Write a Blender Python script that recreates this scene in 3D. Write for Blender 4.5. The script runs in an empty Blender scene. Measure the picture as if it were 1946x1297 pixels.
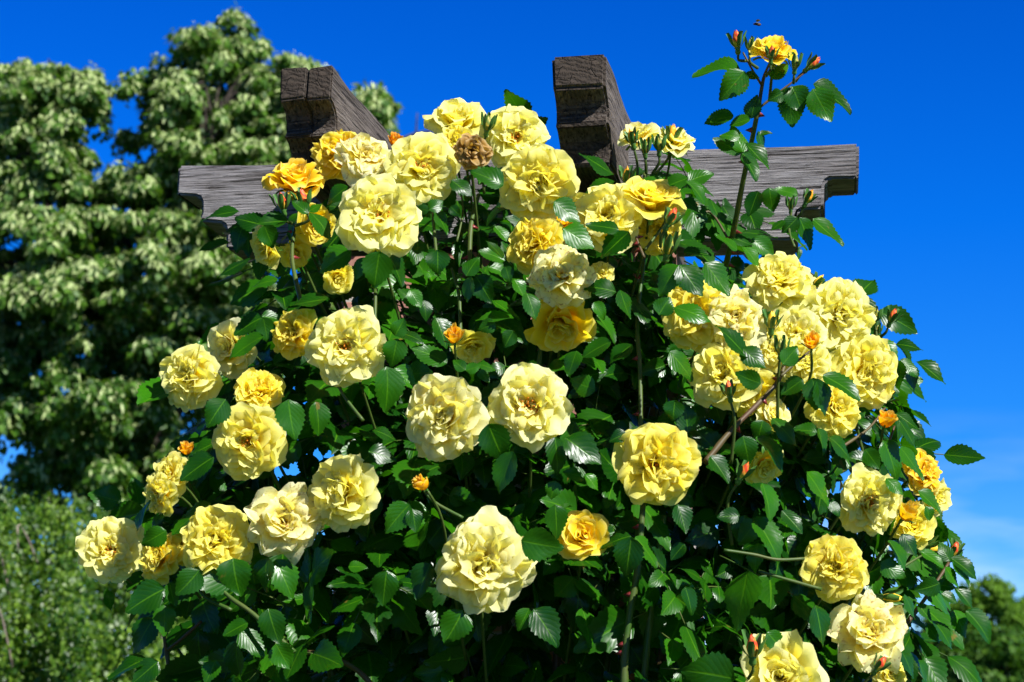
import bpy, bmesh, math, random
import numpy as np
from mathutils import Vector, Matrix, noise as mnoise

random.seed(7); rng = np.random.default_rng(7)
S = bpy.context.scene
COL = S.collection
R = math.radians

# ------------------------------------------------------------------ camera
FPX, W0, H0 = 3800.0, 1946.0, 1297.0
PITCH = R(9.5); CZ = 1.6
cam = bpy.data.cameras.new('camera'); co = bpy.data.objects.new('camera', cam); COL.objects.link(co)
co.location = (0, 0, CZ); co.rotation_euler = (R(90) + PITCH, 0, 0)
cam.sensor_width = 36; cam.lens = 36 * FPX / W0; cam.clip_end = 6000; cam.clip_start = .05
cam.dof.use_dof = True; cam.dof.focus_distance = 2.62; cam.dof.aperture_fstop = 11
S.camera = co
CP, SP = math.cos(PITCH), math.sin(PITCH)
RIGHT = Vector((1, 0, 0)); UP = Vector((0, -SP, CP)); TOWARD = Vector((0, -CP, -SP))

def ray(px, py):
    a = (px - W0 / 2) / FPX; b = -(py - H0 / 2) / FPX
    return Vector((a, CP - b * SP, SP + b * CP))
def P(px, py, y):
    d = ray(px, py); k = y / d.y
    return Vector((d.x * k, y, CZ + d.z * k))
def m_per_px(y): return y / FPX
def sst(a, b, x):
    t = np.clip((x - a) / (b - a), 0, 1); return t * t * (3 - 2 * t)

# ------------------------------------------------------------------ light and air
SUN = Vector((.52, -.54, .66)).normalized()
sl = bpy.data.lights.new('sun', 'SUN'); so = bpy.data.objects.new('sun', sl); COL.objects.link(so)
sl.energy = 5.0; sl.angle = R(.5); sl.color = (1, .98, .945)
so.rotation_euler = SUN.to_track_quat('Z', 'Y').to_euler(); so.location = (3, -3, 8)
wd = bpy.data.worlds.new('World'); S.world = wd; wd.use_nodes = True
nt = wd.node_tree; nt.nodes.clear(); NN = nt.nodes.new; LK = nt.links.new
sky = NN('ShaderNodeTexSky'); sky.sky_type = 'NISHITA'; sky.sun_disc = False
sky.sun_elevation = math.asin(SUN.z); sky.sun_rotation = math.atan2(SUN.x, SUN.y)
sky.altitude = 1500; sky.air_density = 1.0; sky.dust_density = .1; sky.ozone_density = 4
tc = NN('ShaderNodeTexCoord'); sx = NN('ShaderNodeSeparateXYZ'); LK(tc.outputs['Generated'], sx.inputs[0])
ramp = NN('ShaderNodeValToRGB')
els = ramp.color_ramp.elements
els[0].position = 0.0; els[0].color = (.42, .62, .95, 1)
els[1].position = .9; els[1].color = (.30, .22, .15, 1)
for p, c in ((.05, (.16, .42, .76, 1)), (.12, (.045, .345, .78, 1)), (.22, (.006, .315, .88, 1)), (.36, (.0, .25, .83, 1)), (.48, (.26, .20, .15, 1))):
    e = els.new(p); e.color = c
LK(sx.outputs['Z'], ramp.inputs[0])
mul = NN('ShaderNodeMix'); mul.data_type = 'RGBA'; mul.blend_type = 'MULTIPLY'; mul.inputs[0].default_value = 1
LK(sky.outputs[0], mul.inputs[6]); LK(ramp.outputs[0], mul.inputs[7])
# thin bright cloud low over the horizon
mp = NN('ShaderNodeMapping'); mp.inputs['Scale'].default_value = (3, 3, 14); LK(tc.outputs['Generated'], mp.inputs[0])
ns = NN('ShaderNodeTexNoise'); ns.inputs['Scale'].default_value = 2.2; ns.inputs['Detail'].default_value = 5
LK(mp.outputs[0], ns.inputs['Vector'])
mr = NN('ShaderNodeMapRange'); mr.inputs[1].default_value = .46; mr.inputs[2].default_value = .72; LK(ns.outputs[0], mr.inputs[0])
m2 = NN('ShaderNodeMapRange'); m2.inputs[1].default_value = .02; m2.inputs[2].default_value = .13; m2.inputs[3].default_value = .75; m2.inputs[4].default_value = 0
LK(sx.outputs['Z'], m2.inputs[0])
mm = NN('ShaderNodeMath'); mm.operation = 'MULTIPLY'; LK(mr.outputs[0], mm.inputs[0]); LK(m2.outputs[0], mm.inputs[1])
cl = NN('ShaderNodeMix'); cl.data_type = 'RGBA'; cl.inputs[7].default_value = (4.6, 5.6, 8.4, 1)
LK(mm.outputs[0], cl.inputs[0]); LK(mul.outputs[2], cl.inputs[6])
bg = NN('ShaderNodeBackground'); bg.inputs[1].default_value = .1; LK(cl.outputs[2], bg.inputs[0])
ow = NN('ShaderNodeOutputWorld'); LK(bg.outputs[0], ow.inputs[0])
S.view_settings.view_transform = 'Standard'; S.view_settings.look = 'None'; S.view_settings.exposure = .98; S.view_settings.gamma = 1
S.render.engine = 'CYCLES'
S.cycles.max_bounces = 9; S.cycles.diffuse_bounces = 5; S.cycles.transmission_bounces = 4; S.cycles.transparent_max_bounces = 4
try: S.cycles.use_denoising = True
except Exception: pass

# ------------------------------------------------------------------ material helpers
def mat(name):
    m = bpy.data.materials.new(name); m.use_nodes = True; n = m.node_tree; n.nodes.clear()
    out = n.nodes.new('ShaderNodeOutputMaterial'); return m, n, out
class NB:
    def __init__(s, n): s.n = n
    def __call__(s, t, ins=None, **kw):
        x = s.n.nodes.new(t)
        for k, v in kw.items(): setattr(x, k, v)
        for k, v in (ins or {}).items():
            if hasattr(v, 'is_output'): s.n.links.new(v, x.inputs[k])
            else: x.inputs[k].default_value = v
        return x
    def math(s, op, a, b=0.0, clamp=False):
        x = s('ShaderNodeMath', {0: a, 1: b}, operation=op, use_clamp=clamp); return x.outputs[0]
    def mix(s, f, a, b, bt='MIX'):
        x = s('ShaderNodeMix', {0: f, 6: a, 7: b}, data_type='RGBA', blend_type=bt); return x.outputs[2]
    def rng(s, v, a, b, c=0.0, d=1.0, smooth=False):
        x = s('ShaderNodeMapRange', {0: v, 1: a, 2: b, 3: c, 4: d}, interpolation_type='SMOOTHSTEP' if smooth else 'LINEAR'); return x.outputs[0]

def leaf_material(name, dark, light, trans, rough=.34, tmix=.28, veins=True, spec=.5, wear=0.0):
    m, n, out = mat(name); B = NB(n)
    at = B('ShaderNodeAttribute', attribute_name='rnd'); sp = B('ShaderNodeSeparateColor', {0: at.outputs['Color']})
    col = B.mix(sp.outputs[0], (*dark, 1), (*light, 1))
    h = None
    if veins:
        uv = B('ShaderNodeUVMap', uv_map='UVMap'); s2 = B('ShaderNodeSeparateXYZ', {0: uv.outputs[0]})
        au = B.math('ABSOLUTE', B.math('SUBTRACT', s2.outputs[0], .5))
        ph = B.math('SUBTRACT', B.math('MULTIPLY', s2.outputs[1], 7.0), B.math('MULTIPLY', au, 6.0))
        saw = B.math('ABSOLUTE', B.math('SUBTRACT', B.math('FRACT', ph), .5))          # 0 on the vein
        side = B.rng(saw, 0.0, .11, 1, 0)
        mid = B.rng(au, .012, .035, 1, 0)
        vein = B.math('MAXIMUM', mid, B.math('MULTIPLY', side, .2))
        col = B.mix(B.math('MULTIPLY', vein, .55), col, (light[0] * 2.2 + .03, light[1] * 1.6 + .04, light[2] * 1.5, 1))
        h = B.math('SUBTRACT', B.rng(saw, 0, .4, 0, 1, True), B.math('MULTIPLY', mid, 1.2))
        bump = B('ShaderNodeBump', {'Strength': .25, 'Distance': .0004, 'Height': h})
    nz = B('ShaderNodeTexNoise', {'Scale': 60.0, 'Detail': 3.0})
    col = B.mix(B.rng(nz.outputs[0], .35, .75, 0, .3), col, (dark[0] * .6, dark[1] * .6, dark[2] * .6, 1))
    if wear:
        sp2 = B.math('MULTIPLY', B.rng(nz.outputs[0], .66, .7, 0, 1), sp.outputs[1])
        col = B.mix(B.math('MULTIPLY', sp2, wear), col, (.20, .11, .02, 1))
    p = B('ShaderNodeBsdfPrincipled', {'Base Color': col, 'Roughness': B.rng(nz.outputs[0], .3, .7, rough - .06, rough + .1), 'Specular IOR Level': spec})
    if h is not None: n.links.new(bump.outputs[0], p.inputs['Normal'])
    t = B('ShaderNodeBsdfTranslucent', {'Color': B.mix(.5, (*trans, 1), B.mix(1.0, (*trans, 1), col, 'ADD'))})
    mx = B('ShaderNodeMixShader', {0: tmix, 1: p.outputs[0], 2: t.outputs[0]})
    n.links.new(mx.outputs[0], out.inputs[0]); return m

M_LEAF = leaf_material('rose_leaf', (.004, .040, .002), (.026, .135, .003), (.05, .24, .002), .30, .28, True, .26, .6)
M_LINDEN = leaf_material('linden_leaf', (.020, .070, .005), (.085, .185, .015), (.13, .29, .010), .5, .3, False, .3)
M_BRACT = leaf_material('linden_bract', (.25, .35, .10), (.48, .55, .26), (.27, .36, .07), .6, .25, False, .3)
M_HEDGE = leaf_material('hedge_leaf', (.014, .058, .003), (.15, .255, .02), (.13, .30, .008), .45, .32, False, .4)
M_FAR = leaf_material('far_leaf', (.014, .060, .004), (.11, .22, .012), (.09, .25, .008), .6, .25, False, .2)

def petal_material(name, wither=False):
    m, n, out = mat(name); B = NB(n)
    at = B('ShaderNodeAttribute', attribute_name='pv'); sp = B('ShaderNodeSeparateColor', {0: at.outputs['Color']})
    oi = B('ShaderNodeObjectInfo'); tip = oi.outputs['Color']
    deep = B.mix(1.0, tip, (1, .86, .08, 1), 'MULTIPLY')
    f = B.rng(B.math('ADD', sp.outputs[0], B.math('MULTIPLY', sp.outputs[2], .18)), .30, 1.06, 0, 1, True)
    f2 = B.math('SUBTRACT', f, B.math('MULTIPLY', sp.outputs[1], .22), True)
    col = B.mix(f2, deep, tip)
    heart = B.math('MULTIPLY', B.rng(sp.outputs[1], .35, .9, .15, .75), B.rng(sp.outputs[0], .62, .1, 0, 1, True))
    col = B.mix(heart, col, (.93, .52, .025, 1))
    pale = B.mix(B.rng(sp.outputs[0], .86, 1.0, 0, .5), col, B.mix(.5, tip, (.95, .93, .62, 1)))
    nz = B('ShaderNodeTexNoise', {'Scale': 9.0, 'Detail': 4.0}); tcx = B('ShaderNodeTexCoord'); n.links.new(tcx.outputs['Object'], nz.inputs['Vector'])
    col = B.mix(B.rng(nz.outputs[0], .4, .8, 0, .25), pale, B.mix(1.0, pale, (1, .95, .75, 1), 'MULTIPLY'))
    # a few scorched rims and freckles
    edge = B.math('MULTIPLY', B.rng(sp.outputs[0], .93, 1.0, 0, 1), B.rng(nz.outputs[0], .60, .66, 0, 1))
    if wither:
        e2 = B.math('MULTIPLY', B.rng(sp.outputs[0], .45, .95, 0, 1), B.rng(nz.outputs[0], .56, .66, 0, 1))
        col = B.mix(B.math('MULTIPLY', e2, B.rng(oi.outputs['Random'], 0, 1, .5, .8)), col, (.36, .17, .035, 1))
        i2 = B.math('MULTIPLY', B.rng(sp.outputs[1], .6, .9, 0, .85), B.rng(nz.outputs[0], .52, .60, 0, 1))
        col = B.mix(B.math('MULTIPLY', i2, .7), col, (.42, .20, .03, 1))
    else:
        col = B.mix(B.math('MULTIPLY', edge, .45), col, (.55, .36, .12, 1))
    wv = B('ShaderNodeTexNoise', {'Scale': 26.0, 'Detail': 2.0}); n.links.new(tcx.outputs['Object'], wv.inputs['Vector'])
    bump = B('ShaderNodeBump', {'Strength': .12, 'Distance': .003, 'Height': wv.outputs[0]})
    p = B('ShaderNodeBsdfPrincipled', {'Base Color': col, 'Roughness': .55, 'Specular IOR Level': .25, 'Normal': bump.outputs[0]})
    t = B('ShaderNodeBsdfTranslucent', {'Color': B.mix(1.0, col, (1, .97, .40, 1), 'MULTIPLY')})
    mx = B('ShaderNodeMixShader', {0: .54, 1: p.outputs[0], 2: t.outputs[0]})
    n.links.new(mx.outputs[0], out.inputs[0]); return m
M_PETAL = petal_material('rose_petal'); M_WITHER = petal_material('withered_petal', True)

def plain(name, c, rough=.6, spec=.4, c2=None, sc=30.0, bump=0.0):
    m, n, out = mat(name); B = NB(n)
    col = (*c, 1)
    nz = B('ShaderNodeTexNoise', {'Scale': sc, 'Detail': 4.0}); tx = B('ShaderNodeTexCoord'); n.links.new(tx.outputs['Object'], nz.inputs['Vector'])
    if c2: col = B.mix(B.rng(nz.outputs[0], .35, .65), (*c, 1), (*c2, 1))
    p = B('ShaderNodeBsdfPrincipled', {'Base Color': col, 'Roughness': rough, 'Specular IOR Level': spec})
    if bump:
        b = B('ShaderNodeBump', {'Strength': 1.0, 'Distance': bump, 'Height': nz.outputs[0]}); n.links.new(b.outputs[0], p.inputs['Normal'])
    n.links.new(p.outputs[0], out.inputs[0]); return m
M_DRY = plain('dried_petal', (.36, .21, .06), .8, .1, (.62, .47, .20), 5)
M_STAMEN = plain('stamen', (.72, .27, .015), .6, .2, (.32, .09, .01), 160)
M_CALYX = plain('calyx_green', (.035, .12, .018), .4, .4, (.07, .17, .03), 90)
M_CANE = plain('cane_green', (.030, .075, .008), .5, .3, (.065, .085, .018), 25)
M_CANEB = plain('cane_brown', (.075, .036, .018), .55, .3, (.07, .065, .02), 18)
M_THORN = plain('thorn', (.17, .02, .02), .4, .4)
M_BARK = plain('bark', (.07, .055, .045), .9, .2, (.03, .024, .02), 6, .02)
M_GRASS = plain('grass', (.03, .06, .012), .9, .1, (.055, .07, .02), 1.5)

def bud_material():
    m, n, out = mat('bud_petal'); B = NB(n)
    at = B('ShaderNodeAttribute', attribute_name='pv'); sp = B('ShaderNodeSeparateColor', {0: at.outputs['Color']})
    oi = B('ShaderNodeObjectInfo')
    col = B.mix(B.rng(sp.outputs[0], .25, .55, 0, 1, True), (.45, .36, .04, 1), oi.outputs['Color'])
    col = B.mix(B.math('MULTIPLY', sp.outputs[2], .55), col, (.85, .48, .03, 1))
    p = B('ShaderNodeBsdfPrincipled', {'Base Color': col, 'Roughness': .45, 'Specular IOR Level': .3})
    n.links.new(p.outputs[0], out.inputs[0]); return m
M_BUD = bud_material()

def wood_material(name, c1, c2, c3, endgrain):
    m, n, out = mat(name); B = NB(n)
    tx = B('ShaderNodeTexCoord'); obj = tx.outputs['Object']
    def stretched(sx_, sy_, sz_, scale, det, dist=0.0):
        mpn = B('ShaderNodeMapping', {'Scale': (sx_, sy_, sz_)}); n.links.new(obj, mpn.inputs[0])
        return B('ShaderNodeTexNoise', {'Vector': mpn.outputs[0], 'Scale': scale, 'Detail': det, 'Roughness': .62, 'Distortion': dist}).outputs[0]
    fine = stretched(4.0, 105, 105, 3.0, 8, .12)            # fibres run along local x
    broad = stretched(1.2, 9, 9, 2.6, 4, .5)
    crack = stretched(1.3, 46, 46, 2.4, 4, .25)
    blot = stretched(5, 5, 5, 2.0, 5)
    col = B.mix(B.rng(fine, .38, .62), (*c2, 1), (*c1, 1))
    col = B.mix(B.rng(broad, .4, .68, 0, .65), col, (*c3, 1))
    col = B.mix(B.rng(blot, .52, .7, 0, .45), col, (c2[0] * .6, c2[1] * .58, c2[2] * .52, 1))
    ck = B.math('MAXIMUM', B.rng(crack, .395, .35, 0, 1), B.math('MULTIPLY', B.rng(fine, .40, .33, 0, 1), .8))
    col = B.mix(B.math('MULTIPLY', ck, .92), col, (.008, .007, .006, 1))
    # sawn end: rings and checks instead of fibres
    geo = B('ShaderNodeNewGeometry'); vt = B('ShaderNodeVectorTransform', {0: geo.outputs['True Normal']}, vector_type='NORMAL', convert_from='WORLD', convert_to='OBJECT')
    sn = B('ShaderNodeSeparateXYZ', {0: vt.outputs[0]})
    e = B.rng(B.math('ABSOLUTE', sn.outputs[0]), .75, .9)
    so_ = B('ShaderNodeSeparateXYZ', {0: obj})
    cyz = B('ShaderNodeCombineXYZ', {0: 0.0, 1: so_.outputs[1], 2: B.math('ADD', so_.outputs[2], .16)})
    dist = B('ShaderNodeVectorMath', {0: cyz.outputs[0]}, operation='LENGTH').outputs['Value']
    nzr = stretched(6, 26, 26, 3.4, 7)
    ring = B.math('SINE', B.math('ADD', B.math('MULTIPLY', dist, 950.0), B.math('MULTIPLY', nzr, 16.0)))
    vor = B('ShaderNodeTexVoronoi', {'Vector': obj, 'Scale': 46.0, 'Randomness': 1.0}, feature='DISTANCE_TO_EDGE').outputs[0]
    wn = stretched(20, 20, 20, 2.0, 4)
    chk = B.math('MULTIPLY', B.rng(vor, .026, .0), B.rng(wn, .46, .60, 0, .8))
    ec = B.mix(B.rng(ring, -1, 1, 0, 1), (*endgrain, 1), (endgrain[0] * 1.5, endgrain[1] * 1.45, endgrain[2] * 1.4, 1))
    ec = B.mix(B.rng(nzr, .45, .7, 0, .7), ec, (endgrain[0] * .5, endgrain[1] * .5, endgrain[2] * .5, 1))
    ec = B.mix(chk, ec, (.006, .005, .004, 1))
    col = B.mix(e, col, ec)
    hh = B.math('SUBTRACT', B.math('ADD', B.math('MULTIPLY', fine, .8), B.math('MULTIPLY', broad, .5)), B.math('MULTIPLY', ck, .9))
    he = B.math('SUBTRACT', B.math('MULTIPLY', B.math('ADD', B.math('MULTIPLY', ring, .05), nzr), .9), B.math('MULTIPLY', chk, 1.2))
    h = B('ShaderNodeMix', {0: e, 2: hh, 3: he}, data_type='FLOAT').outputs[0]
    bump = B('ShaderNodeBump', {'Strength': 1.0, 'Distance': .0055, 'Height': h})
    p = B('ShaderNodeBsdfPrincipled', {'Base Color': col, 'Roughness': .82, 'Specular IOR Level': .2, 'Normal': bump.outputs[0]})
    n.links.new(p.outputs[0], out.inputs[0]); return m
M_WOOD = wood_material('weathered_oak', (.30, .285, .29), (.10, .092, .092), (.085, .072, .068), (.06, .045, .036))
M_WOODB = wood_material('weathered_brown_oak', (.16, .135, .115), (.06, .048, .038), (.04, .032, .026), (.034, .026, .020))

def brick_material():
    m, n, out = mat('red_brick'); B = NB(n)
    tx = B('ShaderNodeTexCoord'); s = B('ShaderNodeSeparateXYZ', {0: tx.outputs['Object']})
    v = B('ShaderNodeCombineXYZ', {0: B.math('ADD', s.outputs[0], s.outputs[1]), 1: s.outputs[2], 2: 0.0})
    b = B('ShaderNodeTexBrick', {'Vector': v.outputs[0], 'Color1': (.30, .12, .085, 1), 'Color2': (.38, .19, .14, 1), 'Mortar': (.36, .33, .29, 1),
          'Scale': 1.0, 'Mortar Size': .008, 'Brick Width': .22, 'Row Height': .072, 'Mortar Smooth': .2, 'Bias': 0.0})
    nz = B('ShaderNodeTexNoise', {'Vector': tx.outputs['Object'], 'Scale': 25.0, 'Detail': 6.0})
    col = B.mix(B.rng(nz.outputs[0], .4, .7, 0, .5), b.outputs[0], (.2, .1, .08, 1))
    bu = B('ShaderNodeBump', {'Strength': .8, 'Distance': .006, 'Height': B.math('SUBTRACT', B.math('MULTIPLY', nz.outputs[0], .4), b.outputs[1])})
    p = B('ShaderNodeBsdfPrincipled', {'Base Color': col, 'Roughness': .9, 'Normal': bu.outputs[0]})
    n.links.new(p.outputs[0], out.inputs[0]); return m
M_BRICK = brick_material()

# ------------------------------------------------------------------ object helpers
def tag(o, label=None, cat=None, group=None, kind=None):
    if label: o['label'] = label
    if cat: o['category'] = cat
    if group: o['group'] = group
    if kind: o['kind'] = kind
    return o
def empty(name, loc):
    o = bpy.data.objects.new(name, None); COL.objects.link(o); o.location = loc; o.empty_display_size = .1; return o
def link(name, me, parent=None, loc=None):
    o = bpy.data.objects.new(name, me); COL.objects.link(o)
    if parent: o.parent = parent
    if loc is not None: o.location = loc
    return o
def make_mesh(name, V, F, mats, smooth=True, midx=None, attr=None, uv=None):
    """V (n,3) array; F list of tuples or (m,4) int array; attr = (attribute name, (n,3)); uv (n,2) per vertex."""
    me = bpy.data.meshes.new(name)
    V = np.asarray(V, np.float32)
    if isinstance(F, np.ndarray):
        k = F.shape[1]; me.vertices.add(len(V)); me.vertices.foreach_set('co', V.ravel())
        me.loops.add(F.size); me.loops.foreach_set('vertex_index', F.ravel().astype(np.int32))
        me.polygons.add(len(F)); me.polygons.foreach_set('loop_start', np.arange(0, F.size, k, dtype=np.int32))
        me.polygons.foreach_set('loop_total', np.full(len(F), k, np.int32))
        me.update(calc_edges=True)
    else:
        me.from_pydata([tuple(v) for v in V], [], F)
    for m in (mats if isinstance(mats, (list, tuple)) else [mats]): me.materials.append(m)
    if midx is not None: me.polygons.foreach_set('material_index', np.asarray(midx, np.int32))
    me.polygons.foreach_set('use_smooth', np.full(len(me.polygons), smooth))
    if attr is not None:
        a = me.color_attributes.new(attr[0], 'FLOAT_COLOR', 'POINT')
        c = np.ones((len(V), 4), np.float32); c[:, :3] = attr[1]; a.data.foreach_set('color', c.ravel())
    if uv is not None:
        l = me.uv_layers.new(name='UVMap'); idx = np.empty(len(me.loops), np.int32); me.loops.foreach_get('vertex_index', idx)
        l.data.foreach_set('uv', np.asarray(uv, np.float32)[idx].ravel())
    me.update(); return me

def smooth_path(pts, k=5):
    pts = [Vector(p) for p in pts]
    if len(pts) < 3:
        return [pts[0].lerp(pts[-1], i / k) for i in range(k + 1)]
    out = []
    for i in range(len(pts) - 1):
        p0 = pts[max(i - 1, 0)]; p1 = pts[i]; p2 = pts[i + 1]; p3 = pts[min(i + 2, len(pts) - 1)]
        for j in range(k):
            t = j / k
            out.append(.5 * ((2 * p1) + (p2 - p0) * t + (2 * p0 - 5 * p1 + 4 * p2 - p3) * t * t + (3 * p1 - 3 * p2 + p3 - p0) * t ** 3))
    out.append(pts[-1]); return out
class Tubes:
    def __init__(s): s.V = []; s.F = []
    def add(s, pts, r0, r1, sides=7, k=5, knots=0.0):
        path = smooth_path(pts, k); n = len(path); b = len(s.V)
        up = Vector((.31, .17, .93))
        for i, p in enumerate(path):
            d = (path[min(i + 1, n - 1)] - path[max(i - 1, 0)]).normalized()
            a = d.cross(up)
            if a.length < 1e-3: a = d.cross(Vector((1, 0, 0)))
            a.normalize(); c = d.cross(a); r = r0 + (r1 - r0) * i / (n - 1)
            r *= 1 + knots * mnoise.noise(p * 60)
            for q in range(sides):
                t = 2 * math.pi * q / sides; s.V.append(p + a * (r * math.cos(t)) + c * (r * math.sin(t)))
        for i in range(n - 1):
            for q in range(sides):
                q2 = (q + 1) % sides
                s.F.append((b + i * sides + q, b + i * sides + q2, b + (i + 1) * sides + q2, b + (i + 1) * sides + q))
        s.F.append(tuple(b + q for q in range(sides))[::-1]); s.F.append(tuple(b + (n - 1) * sides + q for q in range(sides)))
        return path
    def mesh(s, name, m, origin=Vector((0, 0, 0))):
        return make_mesh(name, [tuple(v - origin) for v in s.V], s.F, m)

# leaves: one big numpy build ------------------------------------------------
class Leaves:
    def __init__(s): s.rows = []
    def add(s, base, d, nrm, L, Wd, curl=.15, fold=.25, rnd=.5, wear=0.0):
        s.rows.append((*base, *d, *nrm, L, Wd, curl, fold, rnd, wear))
    def build(s, name, m, origin, n=18, serr=.10, shape='rose'):
        A = np.array(s.rows, np.float64); N = len(A)
        base = A[:, 0:3] - np.array(origin); d = A[:, 3:6]; nr = A[:, 6:9]
        d /= np.linalg.norm(d, axis=1, keepdims=True)
        sd = np.cross(d, nr); sd /= np.linalg.norm(sd, axis=1, keepdims=True) + 1e-9
        nr = np.cross(sd, d)
        L, Wd, curl, fold, rnd, wear = (A[:, i] for i in range(9, 15))
        t = np.linspace(0, 1, n + 1)
        if shape == 'rose': w = np.clip(np.sin(np.pi * t ** .74), 0, 1) ** .78 * (1 - .28 * t ** 3)
        else: w = np.sin(np.pi * t ** .8) ** .8
        w[0] = .03; w[-1] = .0
        us = np.array([-1, -.55, 0, .55, 1]) if n > 4 else np.array([-1, 0, 1])
        ph = rng.uniform(0, 6.28, N); wob = rng.uniform(-.10, .10, (N, 2))
        V = np.empty((N, n + 1, len(us), 3)); UVs = np.empty((N, n + 1, len(us), 2))
        for i in range(n + 1):
            for j, u in enumerate(us):
                ww = w[i]; tt = t[i]
                if abs(u) == 1 and 0 < i < n and serr:
                    if i % 2: ww = ww * (1 + serr); tt = tt + .35 / n
                    else: ww = ww * (1 - serr * .35)
                x = L * tt
                hgt = -curl * L * tt ** 2 + fold * Wd * .5 * (abs(u) ** 1.3) * ww - .10 * Wd * (abs(u) ** 3) * ww + .055 * Wd * np.sin(tt * 7.5 + ph + u) * abs(u)
                lat = Wd * .5 * ww * u + L * (wob[:, 0] * tt ** 2)
                V[:, i, j] = base + d * x[:, None] + sd * lat[:, None] + nr * hgt[:, None]
                UVs[:, i, j, 0] = .5 + .5 * u * .999; UVs[:, i, j, 1] = t[i]
        k = len(us); M = (n + 1) * k
        f = [(i * k + j, i * k + j + 1, (i + 1) * k + j + 1, (i + 1) * k + j) for i in range(n) for j in range(k - 1)]
        F = (np.array(f)[None] + (np.arange(N) * M)[:, None, None]).reshape(-1, 4)
        at = np.stack([np.repeat(rnd, M), np.repeat(wear, M), np.zeros(N * M)], 1)
        return make_mesh(name, V.reshape(-1, 3), F, m, True, None, ('rnd', at), UVs.reshape(-1, 2))

# ================================================================== SETTING
gm = make_mesh('ground', [(-3000, -500, 0), (3000, -500, 0), (3000, 5000, 0), (-3000, 5000, 0)], [(0, 1, 2, 3)], M_GRASS, False)
tag(link('ground', gm), 'green mown lawn stretching to the horizon', 'ground', None, 'structure')

# ================================================================== PERGOLA
YAW = R(9.5)
AX = Vector((math.cos(YAW), -math.sin(YAW), 0))          # along the crossbeam, to the right and nearer
DP = Vector((math.sin(YAW), math.cos(YAW), 0))           # along the rafters, away
def on_plane(px, py, p0, nrm):
    d = ray(px, py); o = Vector((0, 0, CZ)); return o + d * ((p0 - o).dot(nrm) / d.dot(nrm))
BEAM0 = P(986, 300, 2.90)
perg = empty('pergola', (BEAM0.x, BEAM0.y + .1, 0))
tag(perg, 'weathered grey timber pergola with carved beam ends rising behind the yellow roses', 'pergola')

def timber(name, prof, thick, m, parent, origin, xdir, ydir, seed, rough=.0016, step=.02, bev=.004):
    """Extrude a (length, height) outline by thick along ydir; edges rounded and worn. Local x runs along the grain."""
    bm = bmesh.new()
    a = [bm.verts.new((x, 0, z)) for x, z in prof]; f = bm.faces.new(a)
    r = bmesh.ops.extrude_face_region(bm, geom=[f])
    for v in r['geom']:
        if isinstance(v, bmesh.types.BMVert): v.co.y += thick
    bmesh.ops.recalc_face_normals(bm, faces=bm.faces)
    # cut across the length so that the arrises can wander
    x0 = min(p[0] for p in prof); x1 = max(p[0] for p in prof); k = x0 + step
    while k < x1:
        bmesh.ops.bisect_plane(bm, geom=bm.verts[:] + bm.edges[:] + bm.faces[:], plane_co=(k, 0, 0), plane_no=(1, 0, 0)); k += step
    bmesh.ops.bevel(bm, geom=[e for e in bm.edges if len(e.link_faces) == 2 and e.calc_face_angle(0) > .5], offset=bev, segments=2, affect='EDGES')
    sd = Vector((seed * 3.1, seed * 1.7, 0))
    for v in bm.verts:
        n_ = mnoise.noise_vector(Vector((v.co.x * 9, v.co.y * 25, v.co.z * 25)) + sd)
        v.co += Vector((n_.x * .6, n_.y, n_.z)) * rough * 1.4
        v.co.z += .003 * mnoise.noise(Vector((v.co.x * 6, seed, 0)))
    me = bpy.data.meshes.new(name); bm.to_mesh(me); bm.free(); me.materials.append(m); me.shade_smooth(); me.set_sharp_from_angle(angle=R(40))
    o = link(name, me, parent)
    zd = Vector((0, 0, 1)); M = Matrix((xdir, ydir, zd)).transposed().to_4x4()
    M.translation = origin - parent.location; o.matrix_local = M
    return o
prof = [(338, 316), (335, 366), (337, 370), (372, 372), (380, 375), (383, 383), (382, 403), (380, 408), (379, 416), (381, 420), (418, 422), (426, 426), (429, 436),
        (428, 472), (960, 464), (1513, 455), (1514, 412), (1518, 402), (1524, 398), (1556, 397), (1564, 394), (1566, 386), (1567, 352), (1570, 343), (1577, 338), (1628, 337), (1632, 333), (1632, 274), (1300, 283), (960, 292), (640, 305)]
pts = [on_plane(x, y, BEAM0, DP) - BEAM0 for x, y in prof]
cb = timber('crossbeam', [(p.dot(AX), p.z) for p in pts], .112, M_WOOD, perg, BEAM0, AX, DP, 3)
cb['label'] = 'long grey crossbeam with stepped ends'

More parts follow.
